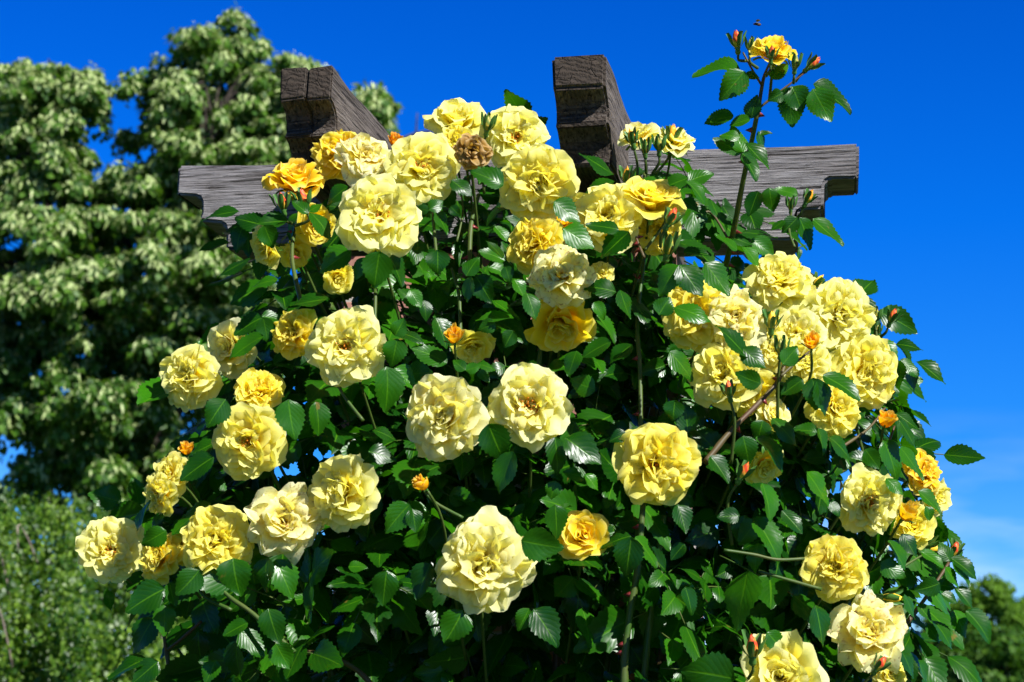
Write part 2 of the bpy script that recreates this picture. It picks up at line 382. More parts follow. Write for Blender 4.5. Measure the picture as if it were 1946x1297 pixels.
RP = [(0, 0), (0, -.045), (.004, -.048), (.016, -.051), (.028, -.057), (.035, -.067), (.035, -.079), (.029, -.087), (.030, -.091), (.046, -.096), (.060, -.104), (.067, -.115), (.066, -.128), (.061, -.136), (.064, -.139), (.9, -.139), (1.7, -.139), (1.7, 0), (.9, 0)]
def rafter(xl, xr, ytop, Y, seed, split=None, lab=None):
    p = P(xl, ytop, Y); wv = P(xr, ytop, Y)
    width = (wv.x - p.x) / (AX.x - AX.y * 0)                   # front end seen nearly square on
    org = Vector((p.x, p.y, p.z))
    if split is None:
        o = timber('rafter', RP, width, M_WOODB, perg, org, DP, AX, seed, .0022)
    else:                                                     # a drying crack splits this end from top to bottom
        o = timber('rafter', RP, width * split - .0009, M_WOODB, perg, org, DP, AX, seed, .0022, .02, .0022)
        h2 = timber('half', [(x, z - .0015) for x, z in RP], width * (1 - split) - .0009, M_WOODB, perg, org, DP, AX, seed + 4, .0022, .02, .0022)
        v = np.array([tuple(q.co) for q in h2.data.vertices]); v[:, 1] += width * split + .0009
        bm = bmesh.new(); bm.from_mesh(o.data); b2 = h2.data
        for i, q in enumerate(b2.vertices): q.co = v[i]
        bm.from_mesh(b2)
        fill = bmesh.ops.create_cube(bm, size=1)['verts']
        for q in fill: q.co = Vector((.45 + q.co.x * .8, width * split + q.co.y * .02, -.07 + q.co.z * .12))
        bm.to_mesh(o.data); bm.free(); bpy.data.objects.remove(h2)
    if lab: o['label'] = lab
    return o
rafter(533, 633, 129, 2.62, 11, .51, 'rafter end split by a drying crack')
rafter(1049, 1150, 108, 2.60, 23)
# brick pillar that carries the beam, almost hidden by the rose
pl, pr, pf = P(640, 470, 2.95), P(1284, 470, 2.87), None
bm = bmesh.new(); bmesh.ops.create_cube(bm, size=1)
wx = (pr - pl).length; top = P(960, 468, 2.9).z - .004
for v in bm.verts: v.co = Vector((v.co.x * wx, v.co.y * wx * .9, (v.co.z + .5) * top))
bmesh.ops.bevel(bm, geom=bm.edges[:], offset=.006, segments=2, affect='EDGES')
me = bpy.data.meshes.new('pillar'); bm.to_mesh(me); bm.free(); me.materials.append(M_BRICK)
po = link('pillar', me, perg); mid = (pl + pr) / 2 + DP * (wx * .45)
po.location = Vector((mid.x, mid.y, 0)) - perg.location; po.rotation_euler = (0, 0, -YAW); po['label'] = 'red brick pillar under the beam'

# ================================================================== ROSE BUSH
def yf(px, py):
    if px > 1300 and py < 330: return 2.42
    q = 1 - ((px - 980) / 930) ** 2 - ((min(py, 1250) - 1180) / 960) ** 2
    return 2.74 - .34 * math.sqrt(max(0, q))
ROOT = Vector((.02, 2.66, 0))
bush = empty('rose_bush', ROOT)
tag(bush, 'large climbing rose bush with yellow blooms, orange buds and glossy dark leaves', 'rose bush')

# ---- petals
def petal(V, F, A, L, Wd, az, a0, a1, roll, cup, ruf, tip, layer, seed, z0=0.0, r0=.03, tw=0.0, nu=9, nv=9, notch=0.0):
    b = len(V); rad = Vector((math.cos(az), math.sin(az), 0)); tan = Vector((-math.sin(az), math.cos(az), 0)); Z = Vector((0, 0, 1))
    rndp = random.random()
    cr = []; r, z = r0, z0; N = 24
    for i in range(N + 1):
        t = i / N; al = a0 + (a1 - a0) * t ** 1.2 + roll * float(sst(.62, 1.0, t))
        cr.append((r, z, al)); r += math.sin(al) * L / N; z += math.cos(al) * L / N
    o1, o2 = seed * 1.37, seed * .71
    for i in range(nv):
        for j in range(nu):
            u = -1 + 2 * j / (nu - 1); t0 = i / (nv - 1)
            e = 1 - .26 * abs(u) ** 2.4 + tip * (1 - abs(u)) ** 3 - notch * math.exp(-(u / .16) ** 2)
            e += .10 * mnoise.noise(Vector((u * 2.4 + o1, o2, 3))) + .05 * mnoise.noise(Vector((u * 6 + o2, o1, 8)))
            t = min(max(t0 * e, 0), 1)
            k = t * N; q = min(int(k), N - 1); fr = k - q
            rr = cr[q][0] + (cr[q + 1][0] - cr[q][0]) * fr; zz = cr[q][1] + (cr[q + 1][1] - cr[q][1]) * fr; al = cr[q][2]
            w = Wd * .5 * (.16 + .84 * min(1, (t / .62)) ** .75) * (1 - .10 * max(0, t - .8) / .2)
            nrm = rad * -math.cos(al) + Z * math.sin(al)
            ang = u * w / (Wd * cup); Rc = Wd * cup
            lat = Rc * math.sin(ang); inw = Rc * (1 - math.cos(ang))
            n1 = mnoise.noise(Vector((u * 1.5 + o1, t * 1.6, o2))); n2 = mnoise.noise(Vector((u * 3.4 + o2, t * 3.0, o1)))
            ruff = ruf * L * (t ** 1.6) * (n1 * 1.0 + n2 * .55 + .28 * math.sin(u * 6.5 + seed) * t * t)
            roll2 = -roll / 1.4 * .0 - .30 * L * max(0, t - .66) ** 1.5 * (1 + math.sin(u * 3.2 + seed * 5)) * (.35 + ruf * 3.5) * min(1, layer + .6 if layer > .6 else 1)
            edge = -ruf * .55 * L * (abs(u) ** 4) * t * (1 if (seed * 7) % 1 > .35 else -1)
            p = rad * rr + Z * zz + tan * (lat + tw * t * t * L) + nrm * (inw + ruff + edge + roll2)
            V.append(p); A.append((t0, layer, rndp))
    for i in range(nv - 1):
        for j in range(nu - 1):
            F.append((b + i * nu + j, b + i * nu + j + 1, b + (i + 1) * nu + j + 1, b + (i + 1) * nu + j))

def bloom_mesh(kind, seed):
    random.seed(seed * 101 + 5); V, F, A = [], [], []; D = R
    U = random.uniform
    def ring(n, L, Wd, a0, a1, roll, cup, ruf, layer, z0=0, jit=.25, tip=.05, r0=.03, drop=0.0, nu=11, nv=10):
        off = U(0, 6.28); jit2 = 8 + 16 * layer
        for i in range(n):
            if U(0, 1) < drop: continue
            s = U(.88, 1.12) if layer > .15 else U(.95, 1.05)
            petal(V, F, A, L * s, Wd * U(.88, 1.15), off + 6.283 * (i + U(-jit, jit)) / n, D(a0 + U(-jit2, jit2)), D(a1 + U(-1.5, 1.2) * jit2), D(roll + U(-28, 28)), cup, ruf * U(.7, 1.5), U(-.04, tip), layer, U(0, 90), z0 + U(-.02, .02), r0, U(-.25, .25), nu, nv, .06 if U(0, 1) < .3 else 0)
    if kind == 'open':
        ring(8, 1.0, .98, 66, 94, 22, .74, .11, 0.0, 0, .2, .12)
        ring(8, .95, .88, 54, 82, 28, .66, .14, .1, .05, .25, .10)
        ring(8, .84, .76, 42, 68, 34, .56, .18, .25, .08, .35)
        ring(8, .72, .60, 28, 52, 40, .46, .24, .45, .10, .4)
        ring(8, .58, .44, 16, 42, 20, .38, .32, .7, .10, .6)
        ring(5, .42, .32, 4, 62, -20, .4, .36, .9, .12, .8)
    elif kind == 'full':
        ring(8, 1.0, .96, 70, 100, 16, .76, .11, 0.0, -.04, .2, .12)
        ring(9, .97, .86, 58, 86, 28, .66, .14, .1, .02, .3, .1)
        ring(9, .89, .74, 45, 70, 38, .55, .18, .2, .06, .35)
        ring(8, .76, .64, 32, 52, 34, .5, .2, .35, .1)
        ring(8, .66, .5, 20, 36, 30, .42, .25, .55, .12, .4)
        ring(7, .56, .36, 8, 24, 10, .36, .3, .75, .12, .6)
        ring(6, .48, .26, 0, 8, -6, .3, .3, .95, .12, .8)
    elif kind == 'cup':
        ring(5, 1.02, 1.16, 64, 80, 30, .74, .11, 0.0, 0, .2, .12)
        ring(5, .98, 1.02, 46, 60, 42, .64, .11, .1, .03)
        ring(5, .88, .86, 30, 42, 46, .52, .12, .3, .06)
        ring(5, .74, .66, 18, 26, 40, .42, .13, .5, .08)
        ring(5, .62, .46, 8, 12, 24, .32, .14, .75, .1)
        ring(4, .52, .3, 0, 3, 6, .26, .14, .95, .1)
    elif kind == 'spiral':                                  # half open, tight whorled heart
        ring(5, .98, 1.05, 58, 78, 24, .66, .08, 0.0, 0)
        ring(5, .90, .92, 44, 58, 26, .56, .07, .1, .04)
        ring(5, .80, .76, 30, 40, 24, .46, .06, .25, .07)
        ring(5, .70, .58, 18, 24, 16, .36, .05, .45, .1)
        ring(4, .62, .42, 9, 10, 10, .27, .05, .7, .1)
        ring(4, .55, .28, 3, 2, 4, .19, .04, .95, .1)
    elif kind == 'wither':
        ring(6, 1.0, 1.06, 68, 98, 44, .72, .14, 0.0, 0, .3, .10, .03)
        ring(7, .92, .94, 52, 80, 50, .64, .17, .15, .04, .35)
        ring(7, .80, .76, 38, 62, 56, .52, .21, .35, .08, .4)
        ring(7, .66, .56, 22, 46, 50, .42, .27, .6, .1, .6)
        ring(7, .5, .38, 8, 36, 30, .34, .36, .9, .1, .8)
    elif kind == 'dry':
        ring(7, 1.25, .9, 82, 20, -50, .34, .26, .3, 0, .6)
        ring(8, 1.1, .75, 60, 14, -30, .30, .34, .5, .02, .6)
        ring(9, .95, .6, 36, 30, 30, .28, .42, .6, .05, .8)
        ring(9, .7, .4, 10, 34, 40, .26, .55, .8, .1, .9)
        ring(8, .5, .3, 4, 20, 20, .26, .6, 1.0, .1, .9)
    elif kind == 'tea':                                      # slim, just unfurling
        ring(3, 1.30, 1.5, 62, -8, 30, .40, .03, 0.0, 0, .15, .0)
        ring(4, 1.42, 1.15, 46, -12, 16, .33, .03, .12, .05, .15, .0)
        ring(3, 1.42, .85, 30, -10, 8, .25, .02, .3, .1, .15, .0)
        ring(3, 1.40, .5, 16, -6, 4, .17, .02, .6, .1, .15, .0)
    for v in (V if kind != 'tea' else []):                    # no flower is a perfect rosette
        w = mnoise.noise_vector(v * 1.1 + Vector((seed * 1.9, seed * .7, 3))); v += Vector((w.x, w.y, w.z * .7)) * .085
        w = mnoise.noise_vector(v * 3.1 + Vector((seed * .9, 5, seed))); v += w * .035
    me = make_mesh('bloom_' + kind, [tuple(v) for v in V], F, M_DRY if kind == 'dry' else M_WITHER if kind == 'wither' else M_PETAL, True, None, ('pv', np.array(A)))
    return me
def stamen_mesh(seed):
    random.seed(seed); V, F = [], []
    def blob(c, r):
        b = len(V)
        for d in ((1, 0, 0), (-1, 0, 0), (0, 1, 0), (0, -1, 0), (0, 0, 1), (0, 0, -1)): V.append(c + Vector(d) * r)
        for q in ((0, 2, 4), (2, 1, 4), (1, 3, 4), (3, 0, 4), (2, 0, 5), (1, 2, 5), (3, 1, 5), (0, 3, 5)): F.append(tuple(b + i for i in q))
    for i in range(70):
        a = random.uniform(0, 6.28); q = random.random() ** .5 * .26; h = .42 + random.uniform(-.06, .12) - q * .15
        c = Vector((math.cos(a) * q, math.sin(a) * q, h)); blob(c, .027)
        b = len(V); f0 = Vector((c.x * .4, c.y * .4, .06)); s = Vector((-math.sin(a), math.cos(a), 0)) * .006
        V.extend([f0 - s, f0 + s, c + s, c - s]); F.append((b, b + 1, b + 2, b + 3))
    return make_mesh('stamen_cluster', [tuple(v) for v in V], F, M_STAMEN)
def calyx_mesh(seed, L=.62, spread=115, hip=.13):
    random.seed(seed); V, F = [], []
    # urn shaped hip under the petals
    rings = [(-.30, .05), (-.27, hip * .8), (-.18, hip), (-.08, hip * .85), (0, hip * 1.05), (.05, hip * .6)]
    for z, r in rings:
        for q in range(8): V.append(Vector((r * math.cos(q * .7854), r * math.sin(q * .7854), z)))
    for i in range(len(rings) - 1):
        for q in range(8): F.append((i * 8 + q, i * 8 + (q + 1) % 8, (i + 1) * 8 + (q + 1) % 8, (i + 1) * 8 + q))
    A = [(0, 0, 0)] * len(V)
    for i in range(5):
        petal(V, F, A, L * random.uniform(.85, 1.2), .2, i * 1.2566 + random.uniform(-.2, .2), R(70), R(spread + random.uniform(-25, 25)), R(10), .5, .05, .35, 0, random.uniform(0, 50), -.02, hip * .8, 0, 5, 7)
    return make_mesh('calyx', [tuple(v) for v in V], F, M_CALYX)
NV = {'open': 9, 'full': 9, 'cup': 5, 'spiral': 2, 'wither': 4, 'tea': 4}
BM = {k: [bloom_mesh(k, 10 * i + len(k)) for i in range(n)] for k, n in NV.items()}
ST = [stamen_mesh(i) for i in range(2)]; CX = [calyx_mesh(i) for i in range(2)]; CXT = [calyx_mesh(9, .95, 40)]

def hue(h):                                                   # 0 cream, .5 clear yellow, 1 golden, >1 orange
    stops = [(-1, (.50, .31, .10)), (0, (.95, .92, .58)), (.25, (.94, .93, .40)), (.5, (.95, .89, .17)), (.75, (.94, .79, .045)), (1, (.92, .55, .012)), (1.3, (.90, .36, .01))]
    for (a, c), (b, d) in zip(stops, stops[1:]):
        if h <= b:
            t = (h - a) / (b - a); return tuple(c[i] + (d[i] - c[i]) * t for i in range(3))
    return stops[-1][1]
USED = {k: 0 for k in NV}
def orient(axis, spin):
    z = axis.normalized(); x = Vector((0, 0, 1)).cross(z)
    if x.length < .05: x = Vector((1, 0, 0))
    x.normalize(); y = z.cross(x)
    M = Matrix((x, y, z)).transposed()
    return M @ Matrix.Rotation(spin, 3, 'Z')
BL_CENTRES = []
def bloom(px, py, dia, dx, dy, kind, h, off=0.0, lab=None, st=None, sq=1.0, fz=1.0):
    Y = yf(px, py) - .035 + off; dia *= 1.13 if px > 1300 and 500 < py < 800 and dia > 60 else 1.05
    c = P(px, py, Y); s = dia * .5 * m_per_px(Y) * {'tea': .86, 'open': .95, 'full': .95}.get(kind, 1.0)
    fz = .45 if kind == 'tea' else fz
    jr = random.Random(int(px * 7 + py)); ax = (RIGHT * (dx + jr.uniform(-.3, .3)) + UP * (dy + jr.uniform(-.22, .26)) + TOWARD * fz).normalized()
    back = {'tea': .75, 'dry': .35}.get(kind, .22)
    i = USED[kind]; USED[kind] += 1
    o = link('bloom', BM[kind][i % NV[kind]], bush)
    spin = (px * 12.9898 + py * 78.233) % 6.283
    M3 = orient(ax, spin)
    pos = c - ax * (s * back)
    o.matrix_local = Matrix.LocRotScale(pos - ROOT, M3.to_quaternion(), Vector((s, s, s * sq)))
    o.color = (*hue(h), 1)
    if lab: o['label'] = lab
    if st is None: st = kind == 'open'
    if st:
        q = link('stamen_cluster', ST[i % 2], o)
    k = link('calyx', (CXT if kind == 'tea' else CX)[i % (1 if kind == 'tea' else 2)], o)
    # the flower stalk, bending back into the bush
    inv = Matrix.LocRotScale(pos, M3.to_quaternion(), Vector((s, s, s * sq))).inverted()
    inward = (Vector((P(980, 0, 2.7).x, 2.78, pos.z - .25)) - pos); inward = inward.normalized()
    p0 = pos - ax * (s * .28); p1 = pos - ax * (s * .28 + .03) + Vector((0, .015, -.012)); p2 = p1 + inward * .05 + Vector((0, .03, -.045)); p3 = p2 + inward * .07 + Vector((0, .02, -.06))
    T = Tubes(); T.add([inv @ p for p in ((p0, p1) if py < 200 else (p0, p1, p2, p3))], .0017 / s, .0022 / s, 6, 4)
    link('stem', T.mesh('stem', M_CANE), o)
    BL_CENTRES.append((px, py, dia * .5, Y))
    return o
CR = 'cream rose gone papery with browning petal edges'
BLOOMS = [
 (870, 232, 120, .1, .9, 'cup', .3), (866, 272, 84, -.2, .5, 'full', .5, -.02), (897, 288, 74, .2, .1, 'wither', -1, -.06, 'withered brown rose head'),
 (978, 262, 140, .15, .15, 'open', .25), (1022, 348, 160, .1, .3, 'full', .4, -.05), (803, 320, 152, 0, .3, 'open', .32, -.02),
 (692, 303, 120, .1, .55, 'wither', .03, -.05, CR), (645, 292, 118, -.6, .5, 'full', .78, -.02), (752, 266, 44, .3, .8, 'tea', 1.15, .02, 'small orange rose half open'),
 (562, 350, 122, -.1, 1.9, 'cup', .85, -.04, 'golden rose seen from the side'), (598, 428, 84, .2, -.5, 'cup', .72, .02), (510, 468, 84, -.9, -.2, 'cup', .45, .0),
 (720, 415, 176, 0, .1, 'open', .24, -.09, 'large open pale rose with orange stamens'), (558, 635, 104, -.6, .3, 'full', .68), (658, 660, 160, -.05, .25, 'open', .22, -.03),
 (442, 662, 120, -.9, .1, 'cup', .12, .07), (360, 718, 132, -.35, .35, 'full', .32), (492, 745, 106, .0, .9, 'open', .62, .02),
 (475, 838, 148, -.1, .15, 'open', .42, -.03), (355, 852, 40, .2, .8, 'tea', 1.0, .03), (322, 905, 96, -.8, .4, 'full', .42), (303, 940, 88, -.7, .0, 'full', .42, -.02), (208, 1043, 138, -.1, .1, 'open', .28),
 (305, 1060, 100, -.6, .3, 'full', .6, .0), (414, 1030, 148, .0, .45, 'full', .5, -.02), (345, 1040, 80, -.2, .3, 'full', .6, .02),
 (540, 990, 146, .1, .1, 'wither', .06, -.01, CR), (650, 935, 156, -.3, .15, 'full', .3), (846, 795, 172, -.05, -.05, 'full', .1, -.01),
 (1005, 772, 166, .05, .1, 'open', .16, -.01), (920, 1075, 192, .0, .05, 'full', .14, -.02, 'largest pale yellow rose low in the bush'), (1245, 882, 170, .0, .25, 'open', .52, -.02, 'clear yellow rose with an orange heart'),
 (1106, 1020, 112, .1, .25, 'spiral', .78, .03, 'half open rose with whorled heart in shade'), (1018, 465, 124, -.3, .5, 'full', .64), (1070, 525, 132, .2, .1, 'wither', .1, -.03, CR),
 (1065, 425, 84, .3, .5, 'cup', .9, .04), (1065, 608, 140, .1, -1.0, 'cup', .72, .04), (1145, 522, 50, .2, .2, 'wither', .4, .03),
 (1152, 414, 150, -.3, .2, 'open', .34, -.03, None, False), (1238, 388, 136, .1, 1.5, 'cup', .62, -.05), (1250, 440, 96, .3, .2, 'full', .6, .02),
 (1216, 264, 84, -.2, 1.6, 'cup', .15, .0), (1280, 275, 88, .3, 1.4, 'cup', .15, -.01), (1470, 104, 96, .1, 1.7, 'cup', .8, .02, 'golden rose on the tallest cane'),
 (1322, 595, 138, -.2, .2, 'full', .6, .01), (1395, 605, 120, .3, .2, 'wither', .1, -.02, CR), (1482, 535, 128, -.1, .5, 'full', .34, .0),
 (1378, 712, 140, -.3, .3, 'open', .34, .0, None, False), (1425, 742, 96, .2, -.6, 'cup', .52, .03), (1594, 602, 142, .25, .3, 'full', .26),
 (1512, 638, 116, .0, .3, 'open', .2, .0, None, False), (1468, 668, 78, -.3, .3, 'full', .34), (1530, 690, 104, .2, .0, 'full', .28),
 (1642, 706, 136, .35, .2, 'full', .4, -.02), (1585, 778, 106, .4, .2, 'full', .48), (1464, 792, 74, .6, .8, 'cup', .14, .03), (1450, 882, 84, .4, -.6, 'cup', .42, .04),
 (1650, 955, 132, .1, .1, 'open', .3), (1752, 900, 96, .8, .5, 'full', .82, .03), (1776, 945, 74, .9, .1, 'cup', .3, .06), (1728, 972, 64, .45, .8, 'tea', .86, -.03), (1732, 1000, 92, .3, .1, 'cup', .5, .03),
 (1585, 1078, 128, .1, .05, 'full', .56, -.01), (1650, 1203, 152, -.05, .3, 'wither', .08, -.02, CR), (1485, 1285, 168, -.1, .6, 'cup', .22, -.02), (1690, 1287, 84, .4, .4, 'full', .45, -.02),
 (862, 637, 54, -.3, .7, 'tea', .98, -.03, 'small orange rose half open'), (1543, 648, 52, .1, .8, 'tea', .98, -.08, 'small orange rose half open'), (1685, 796, 54, .2, .9, 'tea', .98, -.02, 'small orange rose half open'),
 (800, 918, 50, -.35, .7, 'tea', .98, -.02, 'small orange rose half open'), (811, 722, 28, -.2, .3, 'tea', 1.05, .03), (898, 655, 84, .3, -.6, 'cup', .4, .06), (642, 527, 66, .1, -.5, 'cup', .5, .08), (560, 478, 70, .2, -.7, 'cup', .5, .06),
]
for b in BLOOMS: bloom(*b)

# ---- buds
def bud_mesh(seed):
    random.seed(seed); V, F, A = [], [], []; nu, nv = 24, 15; tw = random.uniform(1.6, 2.6); ph = random.uniform(0, 6)
    for i in range(nv):
        t = i / (nv - 1); r = .235 * math.sin(math.pi * min(1, .10 + t * .88)) ** .8 * (1 - .30 * t) + .012; z = -.05 + t * .98
        for j in range(nu):
            th = 6.2832 * j / nu; fr = ((th * 3 / 6.2832 + t * tw + ph) % 1)
            q = r * (1 + .20 * fr * (.25 + t)) ; z2 = z + .07 * t * t * math.sin(th * 2 + ph) - (.05 * fr if t > .9 else 0)
            V.append(Vector((q * math.cos(th) + .05 * t * t, q * math.sin(th), z2))); A.append((t, 0, max(0, 1 - fr * 2.2)))
    for i in range(nv - 1):
        for j in range(nu): F.append((i * nu + j, i * nu + (j + 1) % nu, (i + 1) * nu + (j + 1) % nu, (i + 1) * nu + j))
    return make_mesh('bud', [tuple(v) for v in V], F, M_BUD, True, None, ('pv', np.array(A)))
def bud_calyx(seed, closed):
    random.seed(seed); V, F = [], []; hip = .17
    rings = [(-.42, .06), (-.38, .13), (-.26, hip), (-.12, .14), (-.02, .19), (.04, .15)]
    for z, r in rings:
        for q in range(8): V.append(Vector((r * math.cos(q * .7854), r * math.sin(q * .7854), z)))
    for i in range(len(rings) - 1):
        for q in range(8): F.append((i * 8 + q, i * 8 + (q + 1) % 8, (i + 1) * 8 + (q + 1) % 8, (i + 1) * 8 + q))
    A = [(0, 0, 0)] * len(V)
    for i in range(5):
        if closed: petal(V, F, A, 1.22, .42, i * 1.2566, R(50), R(-30), R(16), .34, .02, .5, 0, i * 2.7 + seed, -.03, .12, .1, 5, 9)
        else: petal(V, F, A, 1.0 * random.uniform(.85, 1.15), .42, i * 1.2566, R(54), R(-26 + random.uniform(-5, 8)), R(26 + random.uniform(0, 26)), .36, .03, .5, 0, i * 2.7 + seed, -.03, .12, .1, 5, 9)
    return make_mesh('calyx', [tuple(v) for v in V], F, M_CALYX)
BUD = [bud_mesh(i) for i in range(3)]; BCO = [bud_calyx(i, False) for i in range(3)]; BCC = [bud_calyx(i + 5, True) for i in range(2)]
BUDC = {'r': (.62, .05, .02, 1), 'o': (.88, .34, .015, 1), 'y': (.90, .55, .03, 1), 'g': (.20, .26, .05, 1)}
BUDL = {'r': 'bud with a red tip', 'o': 'bud showing orange petals', 'y': 'bud showing golden petals', 'g': 'closed green bud'}
def bud(px, py, ln, dx, dy, c, off=-.06, to=None):
    Y = yf(px, py) + off; cpt = P(px, py, Y); s = ln * m_per_px(Y) / 1.42
    ax = (RIGHT * dx + UP * dy + TOWARD * .25).normalized(); M3 = orient(ax, (px * 3.7) % 6.28); pos = cpt - ax * s * .35
    o = link('bud', BUD[int(px) % 3], bush); o.color = BUDC[c]
    o.matrix_local = Matrix.LocRotScale(pos - ROOT, M3.to_quaternion(), Vector((s, s, s)))
    o['label'] = BUDL[c]
    link('calyx', BCC[int(py) % 2] if c == 'g' else BCO[int(py) % 3], o)
    inv = Matrix.LocRotScale(pos, M3.to_quaternion(), Vector((s, s, s))).inverted()
    a = pos - ax * s * .4; e = P(to[0], to[1], Y + .02) if to else a + Vector((-.01 * dx, .03, -.07))
    T = Tubes(); T.add([inv @ a, inv @ (a - ax * (a - e).length * .35), inv @ e], .0016 / s, .0022 / s, 6, 5); link('stem', T.mesh('stem', M_CANE), o)
TOP = .02
for b in [(1400, 78, 52, -.15, 1, 'r', TOP, (1424, 116)), (1426, 88, 38, .0, 1, 'g', TOP, (1440, 130)), (1466, 103, 40, .05, 1, 'r', TOP - .08, (1456, 145)), (1511, 121, 42, .05, 1, 'g', TOP - .05, (1508, 158)), (1544, 122, 46, .75, .7, 'r', TOP, (1512, 155)),
          (536, 386, 52, -.15, 1, 'r', -.1, (556, 425)), (578, 380, 54, -.2, 1, 'r', -.1, (560, 430)), (1190, 335, 46, .05, 1, 'o', -.07), (1201, 262, 46, -.2, 1, 'o', -.09), (1226, 282, 40, -.05, 1, 'g', -.1, (1228, 330)), (1253, 277, 42, 0, 1, 'g', -.1, (1240, 330)), (1276, 258, 54, .15, 1, 'o', -.08, (1245, 332)),
          (1275, 415, 54, .45, .9, 'r', -.12, (1255, 470)), (1270, 470, 60, .15, .9, 'g', -.07, (1262, 520)), (927, 238, 46, .2, 1, 'g', -.1), (1467, 612, 52, .05, 1, 'y', -.07), (1484, 662, 46, .05, 1, 'g', -.1), (1553, 538, 46, .5, .8, 'y', -.03),
          (1665, 602, 36, .05, 1, 'g', .02, (1665, 645)), (1696, 603, 42, .35, .9, 'r', .02, (1668, 645)), (1669, 628, 26, 0, 1, 'g', .02, (1666, 648)), (1682, 752, 46, .9, .5, 'y', -.03), (1385, 742, 48, -.2, 1, 'r', -.12), (1412, 897, 52, .4, .9, 'r', -.08),
          (1772, 1044, 54, .9, .3, 'y', .0, (1722, 1074)), (1813, 1047, 44, .3, .9, 'r', .0, (1803, 1076)), (1692, 1136, 58, 1, .0, 'y', -.03), (1430, 1232, 66, -.05, 1, 'r', -.08, (1422, 1290)), (1672, 1264, 46, .5, .8, 'r', -.1), (1503, 390, 34, 0, 1, 'g', -.03, (1503, 425)), (1536, 376, 42, .4, .9, 'o', -.03, (1510, 420))]:
    bud(*b)

# ---- canes
def cane(pl, r0, r1, m=M_CANE, off=.0, name='cane', lab=None, ths=0, ys=None):
    T = Tubes(); pts = [P(x, y, (ys[i] if ys else yf(x, y) + off)) for i, (x, y) in enumerate(pl)]
    r0 *= .72; r1 *= .72; path = T.add(pts, r0, r1, 8, 5, .25)
    nf = len(T.F)
    for k in range(ths):
        i = random.randrange(2, len(path) - 2); p = path[i]; d = (path[i + 1] - path[i]).normalized()
        side = d.cross(Vector((0, 1, 0))).normalized() * random.choice((-1, 1)) + Vector((0, random.uniform(-.6, .2), 0)); side.normalize()
        rr = r0 + (r1 - r0) * i / len(path); b = len(T.V); w = .0035
        for q in ((d * w), side.cross(d) * w * .5, d * -w * 1.4, side.cross(d) * -w * .5): T.V.append(p + side * rr * .8 + q)
        T.V.append(p + side * (rr + .0085) - d * .003)
        for q in range(4): T.F.append((b + q, b + (q + 1) % 4, b + 4))
    me = T.mesh('cane', [m, M_THORN], ROOT)
    for i, p in enumerate(me.polygons):
        if i >= nf: p.material_index = 1
    o = link(name, me, bush)
    if lab: o['label'] = lab
    return o
random.seed(3)
tall = cane([(1372, 540), (1383, 490), (1397, 425), (1413, 340), (1430, 262), (1443, 195)], .0062, .0038, M_CANE, .0, 'cane', 'tallest cane rising against the blue sky', 9, [2.6, 2.57, 2.52, 2.47, 2.44, 2.42])
cane([(1443, 197), (1451, 150), (1462, 122)], .0036, .0022, M_CANEB, .02)
cane([(1449, 165), (1428, 130), (1412, 100)], .0022, .0016, M_CANEB, .02)
cane([(1446, 203), (1478, 178), (1512, 152), (1530, 138)], .0024, .0016, M_CANEB, .02)
cane([(1218, 830), (1216, 700), (1211, 610), (1222, 510), (1226, 465), (1229, 415)], .0044, .0028, M_CANE, .06, ths=7)
cane([(1224, 490), (1205, 440), (1203, 405)], .0026, .0020, M_CANEB, -.06, ths=8); cane([(1226, 475), (1262, 425), (1270, 395)], .0026, .0018, M_CANE, -.06)
cane([(892, 520), (895, 430), (910, 370)], .005, .004, M_CANE, .10, ths=4); cane([(868, 460), (880, 400), (872, 350)], .0022, .0018, M_CANE, .1)
cane([(572, 575), (556, 500), (558, 450), (572, 405)], .0046, .0026, M_CANE, -.02, ths=3); cane([(835, 520), (828, 470), (822, 400)], .0032, .0028, M_CANE, -.02)
cane([(712, 625), (714, 550)], .0042, .0036, M_CANE, .06); cane([(1022, 720), (1028, 650), (1034, 600)], .0042, .0036, M_CANE, .06)
cane([(875, 640), (872, 560), (858, 510)], .0036, .003, M_CANE, .06)
cane([(1340, 880), (1388, 820), (1440, 768), (1480, 722), (1494, 680), (1500, 655)], .0056, .0030, M_CANEB, -.035, ths=4); cane([(1484, 715), (1512, 690), (1538, 668)], .0028, .002, M_CANEB, -.08)
cane([(332, 1330), (318, 1250), (312, 1205), (318, 1170)], .0042, .0024, M_CANEB, .03); cane([(318, 1236), (345, 1215), (382, 1182)], .0026, .003, M_CANEB, .03)
cane([(368, 1105), (392, 1136), (440, 1160)], .0034, .0034, M_CANE, -.03); cane([(420, 1120), (445, 1142), (482, 1168), (560, 1240)], .0036, .0042, M_CANE, -.05)
cane([(1376, 1046), (1430, 1054), (1478, 1064), (1528, 1062)], .0026, .0028, M_CANE, -.08); cane([(1442, 1086), (1500, 1103), (1560, 1120)], .0026, .003, M_CANE, -.06)
cane([(1186, 1310), (1188, 1240), (1198, 1160), (1212, 1080), (1222, 960)], .0075, .0055, M_CANE, .06, ths=4); cane([(1222, 1310), (1232, 1200), (1242, 1120), (1262, 980)], .007, .005, M_CANE, .10)
cane([(1715, 1195), (1742, 1160), (1772, 1118), (1803, 1070)], .0042, .0026, M_CANEB, .0); cane([(1690, 1095), (1722, 1074), (1752, 1056)], .003, .002, M_CANE, .0)
cane([(640, 725), (655, 755), (690, 800)], .003, .003, M_CANE, -.03); cane([(800, 925), (826, 955), (880, 985)], .0026, .003, M_CANE, .0)
